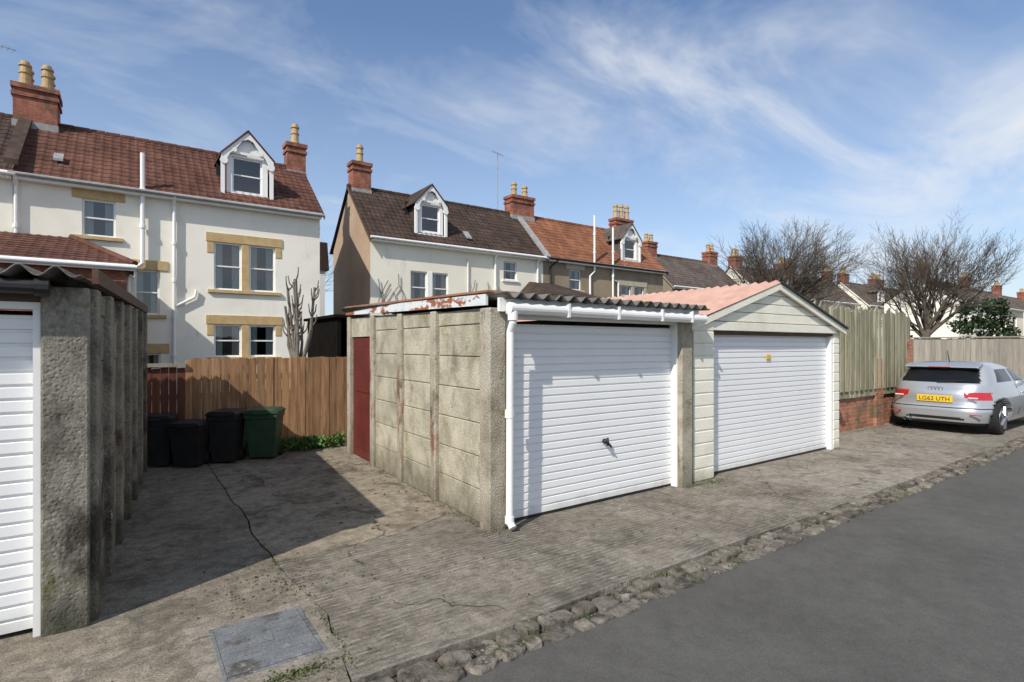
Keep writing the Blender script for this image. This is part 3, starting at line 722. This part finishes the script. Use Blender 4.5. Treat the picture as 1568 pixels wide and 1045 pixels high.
h2=house('magnolia_house',8.7,18.35,23,25.7,28.2,6.45,9.15,render_cream2,tile_dark,
   [(10.6,12.55,3.55,5.05,'d'),(15.75,16.6,5.0,5.95),(15.6,16.4,3.6,4.3,'n'),(10.6,12.4,.8,2.2,'d')],side=render_pink)
chimney(h2,8.75,9.65,25.4,26.05,8.2,10.4,1,11.35)
chimney(h2,17.95,19.5,25.3,26.1,8.2,10.25,2,11.1,'party_chimney')
dormer(h2,11.1,12.5,23.35,6.85,8.4,9.15,2.3,tile_dark)
pipe(h2,[(15.2,22.7,6.3),(15.2,22.92,6.0),(15.2,22.92,0)],white_pvc)
pipe(h2,[(17.9,22.7,6.3),(17.9,22.92,6.0),(17.9,22.92,0)],white_pvc)
pipe(h2,[(13.6,22.93,5.9),(13.6,22.93,3.5)],white_pvc,.03,'cable')
aerial(h2,17.2,25.7,9.2,12.6)
mb=MB(); mb.prism([(22.65,6.22),(25.7,9.27),(25.7,9.45),(22.65,6.42)],18.3,18.62,0,YZ); mb.done('party_parapet',lead,h2)
mb=MB(); mb.prism([(23.2,6.9),(23.6,7.27),(23.6,7.34),(23.2,6.97)],13.7,14.0,0,YZ); mb.done('roof_lights',lead,h2)
mb=MB(); mb.box(16.6,19.8,20.3,22.99,-.06,4.0); mb.done('extension_walls',render_cream2,h2)
mb=MB(); mb.quad((16.4,20.1,4.05),(20,20.1,4.05),(19.0,22.98,5.0),(17.4,22.98,5.0)); mb.tri((16.4,20.1,4.05),(17.4,22.98,5.0),(16.4,22.98,4.05)); mb.tri((20,20.1,4.05),(20,22.98,4.05),(19,22.98,5.0)); mb.done('extension_roof',tile_dark,h2,solid=.05)

h3=house('brown_rendered_house',18.4,28.2,23,25.7,28.2,6.45,9.15,render_brown,tile_red,
   [(20.2,21.1,4.75,5.9),(24.3,26.4,4.1,5.25,'d'),(20.3,21.4,2.2,3.3)],stonem=surf('pale_stone',[(.4,.35,.26),(.5,.44,.33)],4),ridgem=tile_red,gut=black_plastic)
chimney(h3,26.4,28.0,25.4,26.0,8.2,10.1,3,11.2)
dormer(h3,24.8,26.25,23.35,6.85,8.3,9.1,2.3,tile_slate)
pipe(h3,[(22.0,22.85,9.1),(22.0,22.85,5.9),(21.7,22.9,5.6),(21.7,22.9,0)],white_pvc,.06,'soil_pipe')
pipe(h3,[(23.5,22.85,8.6),(23.5,22.85,0)],white_pvc,.06,'soil_pipe')
pipe(h3,[(19.2,22.7,6.3),(18.8,22.9,5.9),(18.8,22.9,0)],black_plastic)
pipe(h3,[(23.7,22.9,5.5),(24.0,22.9,5.4),(24.0,22.9,3)],white_pvc,.05,'waste_pipe')

cols=[(render_brown,tile_slate),(render_cream2,tile_slate),(render_cream,tile_slate),(render_cream2,tile_slate),(render_cream,tile_slate),(render_cream,tile_slate),(render_cream2,tile_dark)]
x=33.5
for i,(wm,tm) in enumerate(cols):
    L_=9.5
    hh=house('terraced_house',x,x+L_,26.5,29.3,32,6.2,8.9,wm,tm,[(x+1.5,x+2.6,3.9,5.3),(x+5,x+7,3.9,5.3,'d'),(x+1.5,x+3.4,1,2.5,'d')])
    chimney(hh,x+.1,x+1.2,28.9,29.7,7.8,9.9,2,10.7)
    chimney(hh,x+L_-1.3,x+L_-.2,28.9,29.7,7.8,9.9,2,10.7,'far_chimney')
    if i%2: dormer(hh,x+3.8,x+5.2,26.9,6.6,8.0,8.8,2.2,tm)
    x+=L_+(2.5 if i in (0,2,4) else .05)
for i in range(4):
    xx=62+i*14
    hh=house('distant_house',xx,xx+10,17+i*.5,20+i*.5,23+i*.5,5.8,8.0,[render_cream,render_cream2,render_cream2,render_cream][i],tile_slate,[(xx+1.5,xx+3,3.6,5),(xx+5.5,xx+7.2,3.6,5)])
    chimney(hh,xx+.2,xx+1.2,19.6+i*.5,20.4+i*.5,7,9.3,2,9.9)
for i in range(5):
    xx=75+i*15; hh=house('distant_house',xx,xx+10,7+i*.2,10+i*.2,13,5.0,7.2,[render_cream2,render_cream,brick_red,render_cream2,render_cream][i],tile_slate,[(xx+1.5,xx+3,3.2,4.4),(xx+5.5,xx+7.2,3.2,4.4)])
    chimney(hh,xx+.2,xx+1.2,9.6,10.4,6,8.4,2,9.0)

bk=empty('white_outbuilding')
mb=MB(); mb.box(6.8,8.8,30,33,-.06,5.7); mb.done('walls',white_paint,bk)
mb=MB(); mb.prism([(6.6,5.7),(9.0,5.7),(8.9,7.2),(8.4,7.2)],29.9,33.1); mb.done('roof',tile_dark,bk)
chimney(bk,8.05,8.75,31,31.8,5.6,8.2,1,8.8)
# open timber porch with a lantern: the shade in it is painted near-black
sh=empty('timber_porch')
mb=MB(); mb.box(4.6,5.9,17.4,17.5,0,2.35); mb.box(4.6,4.66,14.66,17.4,0,2.35); mb.box(5.84,5.9,14.66,17.4,0,2.35); mb.box(4.6,5.9,14.6,14.66,0,1.2); mb.box(4.6,4.7,14.56,14.66,1.2,2.35); mb.box(5.8,5.9,14.56,14.66,1.2,2.35)
mb.done('walls',shade_black,sh)
mb=MB(); mb.box(4.5,6.0,14.5,17.6,2.36,2.44); mb.done('flat_roof',shade_black,sh)
ln=empty('wall_lantern',(5.15,14.5,1.95))
mb=MB(); mb.tube([(0,-.12,-.12),(0,-.12,-.10),(0,-.12,.12),(0,-.12,.14),(0,-.12,.22)],[.05,.07,.10,.12,.02],6); mb.box(-.015,.015,-.12,.1,.18,.2); mb.tube([(0,-.12,.2),(0,-.05,.42)],.01,6); mb.done('lantern_body',black_plastic,ln)
mb=MB(); mb.tube([(0,-.12,-.09),(0,-.12,.11)],[.073,.102],6); mb.done('lantern_glass',white_paint,ln)

# ------------------------------------------------------------ trees
def btree(name,base,trunk_h,r0,mat,depth,seed,nl,env,L0,lean=(0,0),up=.25,spread=.9,ratio=.76,tip=.0042):
    rnd=random.Random(seed); mb=MB()
    def U(a,b): return rnd.uniform(a,b)
    def inside(q):
        return ((q.x-env[0])/env[3])**2+((q.y-env[1])/env[4])**2+((q.z-env[2])/env[5])**2
    def br(p,d,L,r,dp):
        n=3 if dp>1 else 2; pts=[p]; rs=[r]; q=p.copy(); dd=d.copy()
        for i in range(n):
            dd=(dd+Vector((U(-.15,.15),U(-.15,.15),U(-.06,.14)+up*.12))).normalized()
            q=q+dd*(L/n); pts.append(q.copy()); rs.append(max(tip,r*(1-.4*(i+1)/n)))
        mb.tube(pts,rs,7 if r>.05 else (4 if r>.018 else 3),0,cap=False)
        if dp<=0: return
        ins=inside(q)
        if ins>1.0:
            if dp>3: dp=3
            L=min(L,.5)
        for k in range(3):
            t=(1.0,.7,.4)[k]
            j=min(n,max(1,int(round(t*n)))); pp=pts[j]
            ax=Vector((U(-1,1),U(-1,1),U(-1,1))).normalized()
            side=dd.cross(ax).normalized()
            out=Vector((pp.x-env[0],pp.y-env[1],(pp.z-env[2]))).normalized()
            ang=U(.12,.38) if k==0 else U(.4,.85)
            nd_=(dd*math.cos(ang)+side*math.sin(ang)+Vector((0,0,up*.3))+out*.16).normalized()
            br(pp,nd_,max(.26,L*ratio*U(.78,1.1)),max(tip,rs[j]*(.84 if k==0 else .60)),dp-1)
    b=Vector((0,0,0)); top=Vector((lean[0],lean[1],trunk_h))
    mb.tube([b,b.lerp(top,.3)+Vector((.03,.02,0)),b.lerp(top,.7)+Vector((-.04,.03,0)),top],[r0*1.25,r0,r0*.92,r0*.85],12,0,cap=False)
    for k in range(nl):
        t=2*math.pi*(k+U(-.2,.2))/(nl-2); s=spread*(U(.55,1) if k<nl-2 else .18)
        d=Vector((math.cos(t)*s,math.sin(t)*s,1)).normalized()
        br(b.lerp(top,U(.8,1.0)),d,L0*U(.9,1.12),r0*.5,depth)
    return mb.done(name,mat,smooth=True,loc=base)
btree('bare_tree',(21.8,11.9,0),3.2,.20,bark,6,3,11,(0,0,5.7,3.2,3.2,2.7),1.4,up=.2,spread=1.15)
btree('bare_tree',(26.3,8.5,0),2.3,.17,bark,6,11,10,(.6,-.5,4.8,3.1,3.1,2.9),1.45,lean=(.25,-.2),up=.3,spread=1.0)
btree('bare_tree',(9.5,42,0),4.5,.22,bark,5,5,7,(0,0,8.5,3.8,3.8,4),2.4)
btree('bare_tree',(35,17,0),3.0,.14,bark,5,8,7,(0,0,4.6,2.4,2.4,2.3),1.2)
rnd=random.Random(4); mb=MB()
for k in range(11):
    t=rnd.uniform(0,6.28); s=rnd.uniform(.05,.42); top=Vector((math.cos(t)*s,math.sin(t)*s,rnd.uniform(2.2,3.05)))
    st=Vector((math.cos(t)*.04,math.sin(t)*.04,1.0)); mid=st.lerp(top,.5)+Vector((rnd.uniform(-.09,.09),rnd.uniform(-.09,.09),0))
    mb.tube([Vector((0,0,0)),st,mid,top],[.07,.045,.028,.026],7)
    for j in range(5):
        q=mid.lerp(top,rnd.uniform(0,1)); a=rnd.uniform(0,6.28)
        mb.tube([q,q+Vector((math.cos(a)*.10,math.sin(a)*.10,.12)),q+Vector((math.cos(a)*.13,math.sin(a)*.13,.28))],[.018,.014,.01],5)
mb.done('pollarded_shrub',bark_pale,loc=(3.05,12.4,0))
mb=MB()
for k in range(9):
    x=rnd.uniform(9.0,10.4) if k<5 else rnd.uniform(13.6,15); p=[Vector((x,22.93,1.5))]
    for j in range(8): p.append(p[-1]+Vector((rnd.uniform(-.22,.22),0,rnd.uniform(.25,.5))))
    mb.tube(p,[.02]*9,4)
mb.done('climbing_stems',bark_pale)
ev=empty('evergreen_tree',(44.7,11.2,0)); mb=MB(); mb.tube([(0,0,0),(0,0,2.5)],[.15,.1],8); mb.done('trunk',bark,ev)
mb=MB()
cl=[(R(-1.3,1.3),R(-1.3,1.3),R(1.9,4.2),R(.35,.7)) for _ in range(26)]
for cx,cy,cz,cr in cl:
    for k in range(130):
        d=Vector((random.gauss(0,1),random.gauss(0,1),random.gauss(0,1))).normalized()*cr*R(.6,1.05); leaf(mb,(cx+d.x,cy+d.y,cz+d.z*.8),R(.12,.3),.6)
mb.done('foliage',leafd,ev)
mb=MB()
for i in range(2600):
    x=R(21,60); leaf(mb,(x,10+random.gauss(0,.8)+x*.05,abs(random.gauss(0,.7))+.1),R(.15,.35),.6)
mb.done('hedge',leafd)

# ------------------------------------------------------------ car
def car(loc,sc_=1.05):
    c=empty('parked_car',loc); c.scale=(sc_,sc_*1.0,sc_*.965)
    silver,nt,b=mk('silver_metallic'); b.inputs['Base Color'].default_value=(.50,.51,.525,1); b.inputs['Metallic'].default_value=.6; b.inputs['Roughness'].default_value=.3; b.inputs['Coat Weight'].default_value=.7; b.inputs['Coat Roughness'].default_value=.05
    tin,nt,b=mk('tinted_glass'); b.inputs['Base Color'].default_value=(.010,.011,.012,1); b.inputs['Roughness'].default_value=.08; b.inputs['Specular IOR Level'].default_value=.28
    red,nt,b=mk('red_lens'); b.inputs['Base Color'].default_value=(.42,.008,.01,1); b.inputs['Roughness'].default_value=.1; b.inputs['Coat Weight'].default_value=1
    lw,nt,b=mk('clear_lens'); b.inputs['Base Color'].default_value=(.7,.6,.58,1); b.inputs['Roughness'].default_value=.1
    yel=paint('number_plate_yellow',(.75,.48,.03),.4,.05)
    rub=surf('tyre_rubber',[(.018,.018,.018)],5,.8,.2,80)
    alloy,nt,b=mk('alloy'); b.inputs['Base Color'].default_value=(.5,.5,.52,1); b.inputs['Metallic'].default_value=.9; b.inputs['Roughness'].default_value=.35
    keys=np.array([
     (.17,.10,3.62,.72,6),(.22,.03,3.72,.785,6),(.32,.0,3.78,.82,5.5),(.42,-.005,3.80,.84,5.2),(.47,.01,3.80,.848,5),(.50,.035,3.80,.85,4.8),(.58,.045,3.78,.85,4.4),
     (.66,.045,3.72,.846,4.2),(.72,.055,3.6,.832,4.2),(.78,.085,3.42,.812,4.4),(.83,.12,3.1,.792,4.6),(.87,.145,2.85,.772,4.8),(.90,.165,2.72,.757,4.8),
     (.98,.225,2.5,.722,4.6),(1.08,.31,2.24,.675,4.4),(1.16,.38,2.0,.63,4.2),(1.20,.42,1.85,.595,4),(1.235,.46,1.7,.54,3.7),(1.262,.53,1.6,.47,3.4),(1.28,.66,1.45,.37,3),(1.29,.85,1.3,.2,3)])
    zs=np.concatenate([np.linspace(.17,1.22,62),np.linspace(1.228,1.29,11)])
    N=200; mb=MB(); rings=[]
    th=np.linspace(0,2*math.pi,1441)
    for z in zs:
        xr,xf,w,ex=[np.interp(z,keys[:,0],keys[:,i]) for i in (1,2,3,4)]
        cx=(xr+xf)/2; ax=(xf-xr)/2; co,si=np.cos(th),np.sin(th)
        px=cx-ax*np.sign(co)*np.abs(co)**(2/ex); py=w*np.sign(si)*np.abs(si)**(2/ex)
        s=np.concatenate([[0],np.cumsum(np.hypot(np.diff(px),np.diff(py)))]); u=np.linspace(0,s[-1],N+1)[:-1]
        X=np.interp(u,s,px);Y=np.interp(u,s,py)
        Y=Y*(1-.05*np.clip((.9-X)/.9,0,1)**2)
        rings.append(list(zip(X,Y,[z]*N)))
    WH=[(.63,.30),(3.08,.30)]
    def arch(x,y,z):
        return abs(y)>.5 and any((x-a)**2+(z-b)**2<.335**2 for a,b in WH)
    for r in rings:
        for p in r:
            x,y,z=p
            if arch(x,y,z): y=math.copysign(.52,y)
            mb.v.append((x,y,z))
    for i in range(len(rings)-1):
        for k in range(N):
            a=i*N+k;b_=i*N+(k+1)%N
            q=[rings[i][k],rings[i][(k+1)%N],rings[i+1][k],rings[i+1][(k+1)%N]]
            x=sum(t[0] for t in q)/4;y=sum(t[1] for t in q)/4;z=sum(t[2] for t in q)/4
            xr=np.interp(z,keys[:,0],keys[:,1]); xf=np.interp(z,keys[:,0],keys[:,2]); w=np.interp(z,keys[:,0],keys[:,3])
            rear=x<xr+.10; m=0
            if arch(x,y,z): m=4
            elif z<.225: m=4
            elif .91<z<1.165:
                if rear and abs(y)<w*.955-.09: m=1
                elif not rear and abs(y)>w*.80 and x>xr+.42 and x<xf-.22 and not(1.38<x<1.46):
                    if z>.92 and z<1.15: m=1
                elif x>xf-.13 and abs(y)<w*.9: m=1
            elif .615<z<.755 and x<xr+.30 and abs(y)>.40+.14*max(0,(.67-z)/.05): m=2
            elif .465<z<.478 and x<.5: m=4
            elif .25<z<.30 and rear and abs(y)<.40: m=4
            if m==0 and rear and (abs(abs(y)-.60)<.006) and .47<z<.62: m=4
            if not rear and (abs(x-1.42)<.006 or abs(x-2.5)<.006) and .3<z<.9 and m==0: m=4
            mb.f.append((a,a+N,b_+N,b_)); mb.m.append(m)
    mb.f.append(tuple((len(rings)-1)*N+k for k in range(N))); mb.m.append(0)
    mb.f.append(tuple(reversed(range(N)))); mb.m.append(4)
    mb.done('body',[silver,tin,red,lw,black_plastic],c,smooth=True,fixn=True)
    mb=MB()
    for s in (-1,1): mb.box(.028,.06,min(s*.47,s*.60),max(s*.47,s*.60),.65,.672)
    mb.done('reversing_lamps',lw,c,bevel=.005)
    mb=MB(); mb.prism([(.29,1.185),(.46,1.15),(.62,1.262),(.48,1.258),(.31,1.212)],-.54,.54); mb.done('roof_spoiler',silver,c,bevel=.012)
    mb=MB(); mb.box(.275,.295,-.16,.16,1.187,1.198); mb.done('high_brake_light',red,c)
    mb=MB(); mb.box(.022,.04,-.26,.26,.565,.68); mb.done('number_plate',yel,c,bevel=.003)
    cu=bpy.data.curves.new('plate_text','FONT'); cu.body='LG62 UTH'; cu.size=.1; cu.align_x='CENTER'; cu.extrude=.001; cu.materials.append(black_plastic)
    o=bpy.data.objects.new('plate_text',cu); scene.collection.objects.link(o); o.parent=c; o.location=(.019,0,.588); o.rotation_euler=(math.radians(90),0,math.radians(-90))
    mb=MB()
    for k in range(4):
        y=-.075+k*.05; pts=[(.083,y+.034*math.cos(t),.80+.034*math.sin(t)) for t in np.linspace(0,2*math.pi,25)]
        mb.tube(pts,.005,6,cap=False)
    mb.done('badge',alloy,c)
    mb=MB(); mb.tube([(.16,0,.92),(.145,-.2,.945),(.18,-.38,.96)],[.014,.01,.006],6); mb.tube([(.80,0,1.28),(.67,0,1.50)],[.01,.004],5); mb.done('wiper_and_antenna',black_plastic,c)
    mb=MB()
    for y in (.33,.42): mb.tube([(-.03,y,.225),(.12,y,.225)],.034,14,cap=False)
    mb.done('exhausts',alloy,c)
    mb=MB()
    for s in (-1,1): mb.box(-.004,.02,min(s*.5,s*.66),max(s*.5,s*.66),.36,.375)
    mb.done('reflectors',red,c)
    for (a,b2) in WH:
        for s in (-1,1):
            t=MB(); r=.30
            y0=s*.60;y1=s*.79
            t.tube([(a,y0,b2),(a,y0+s*.02,b2),(a,y1-s*.03,b2),(a,y1,b2)],[.26,r,r,.27],32); t.done('tyre',rub,c,smooth=False)
            t=MB(); t.tube([(a,y1-s*.01,b2),(a,y1+s*.003,b2)],[.205,.20],32,cap=False)
            for k in range(5):
                an=2*math.pi*k/5; q=Vector((a+.2*math.cos(an),y1+s*.002,b2+.2*math.sin(an))); t.tube([Vector((a,y1+s*.008,b2)),q],[.04,.03],6)
            t.tube([(a,y1-s*.0,b2),(a,y1+s*.012,b2)],.05,12); t.done('alloy_wheel',alloy,c)
    for s in (-1,1):
        mb=MB(); mb.tube([(2.25,s*.75,.93),(2.27,s*.84,.96),(2.27,s*.93,.96)],[.03,.07,.055],10); mb.done('door_mirror',silver,c,smooth=True)
    mb=MB(); mb.box(1.50,1.66,-.855,-.835,.70,.725); mb.done('door_handle',silver,c,bevel=.006)
    return c
car((12.2,3.72,0))

# ------------------------------------------------------------ light, sky, camera
sd=Vector((2.12,.95,-2.03))
ld=bpy.data.lights.new('sun','SUN'); ld.energy=5.0; ld.angle=math.radians(.5); ld.color=(1,.945,.86)
so=bpy.data.objects.new('sun',ld); scene.collection.objects.link(so); so.rotation_euler=sd.to_track_quat('-Z','Y').to_euler()
so.location=(-20,-9,20)
w=bpy.data.worlds.new('World'); scene.world=w; w.use_nodes=True; nt=w.node_tree; bg=nt.nodes['Background']
sky=nd(nt,'TexSky',sky_type='NISHITA'); sky.sun_disc=False; sky.sun_elevation=math.radians(41.2); sky.sun_rotation=math.radians(245.9)
sky.air_density=1.0; sky.dust_density=.5; sky.ozone_density=2.5
tc=nd(nt,'TexCoord'); s=nd(nt,'SeparateXYZ'); lk(nt,tc.outputs['Generated'],s.inputs[0])
zz=mth(nt,'MAXIMUM',s.outputs[2],.02); zz=mth(nt,'ADD',zz,.22)
cb=nd(nt,'CombineXYZ'); lk(nt,mth(nt,'DIVIDE',s.outputs[0],zz),cb.inputs[0]); lk(nt,mth(nt,'DIVIDE',s.outputs[1],zz),cb.inputs[1])
mp=nd(nt,'Mapping'); mp.inputs['Rotation'].default_value=(0,0,math.radians(-12)); mp.inputs['Scale'].default_value=(1.1,1.9,1); mp.inputs['Location'].default_value=(2.3,.9,0); lk(nt,cb.outputs[0],mp.inputs[0])
n1=noi(nt,mp.outputs[0],1.25,5,.62,.5)
n2=noi(nt,cb.outputs[0],.8,3,.5)
side=mth(nt,'SUBTRACT',mth(nt,'MULTIPLY',s.outputs[0],.816),mth(nt,'MULTIPLY',s.outputs[1],.578))
cl=mth(nt,'ADD',mth(nt,'MULTIPLY',n1,.62),mth(nt,'MULTIPLY',n2,.38))
cl=mth(nt,'ADD',cl,mth(nt,'MULTIPLY',side,.10))
cf=ramp(nt,cl,[(.465,.0),(.54,.18),(.62,.52),(.72,.88)])
skyc=mix(nt,1.0,sky.outputs[0],(1.02,1.10,1.20),'MULTIPLY')
hz=ramp(nt,s.outputs[2],[(0.0,.75),(.22,.30),(.5,.04)])
skyc=mix(nt,hz,skyc,(5.2,5.9,6.7))
colr=mix(nt,cf,skyc,(6.7,6.95,7.3))
lk(nt,colr,bg.inputs[0]); bg.inputs[1].default_value=.125

cd=bpy.data.cameras.new('camera'); cd.lens=19.15; cd.sensor_width=36; cd.shift_y=.0048; cd.clip_end=3000
co=bpy.data.objects.new('camera',cd); scene.collection.objects.link(co); co.location=(0,0,1.6); co.rotation_euler=(math.radians(90),0,math.radians(-35.3))
scene.camera=co
scene.view_settings.view_transform='Standard'; scene.view_settings.look='None'; scene.view_settings.exposure=0
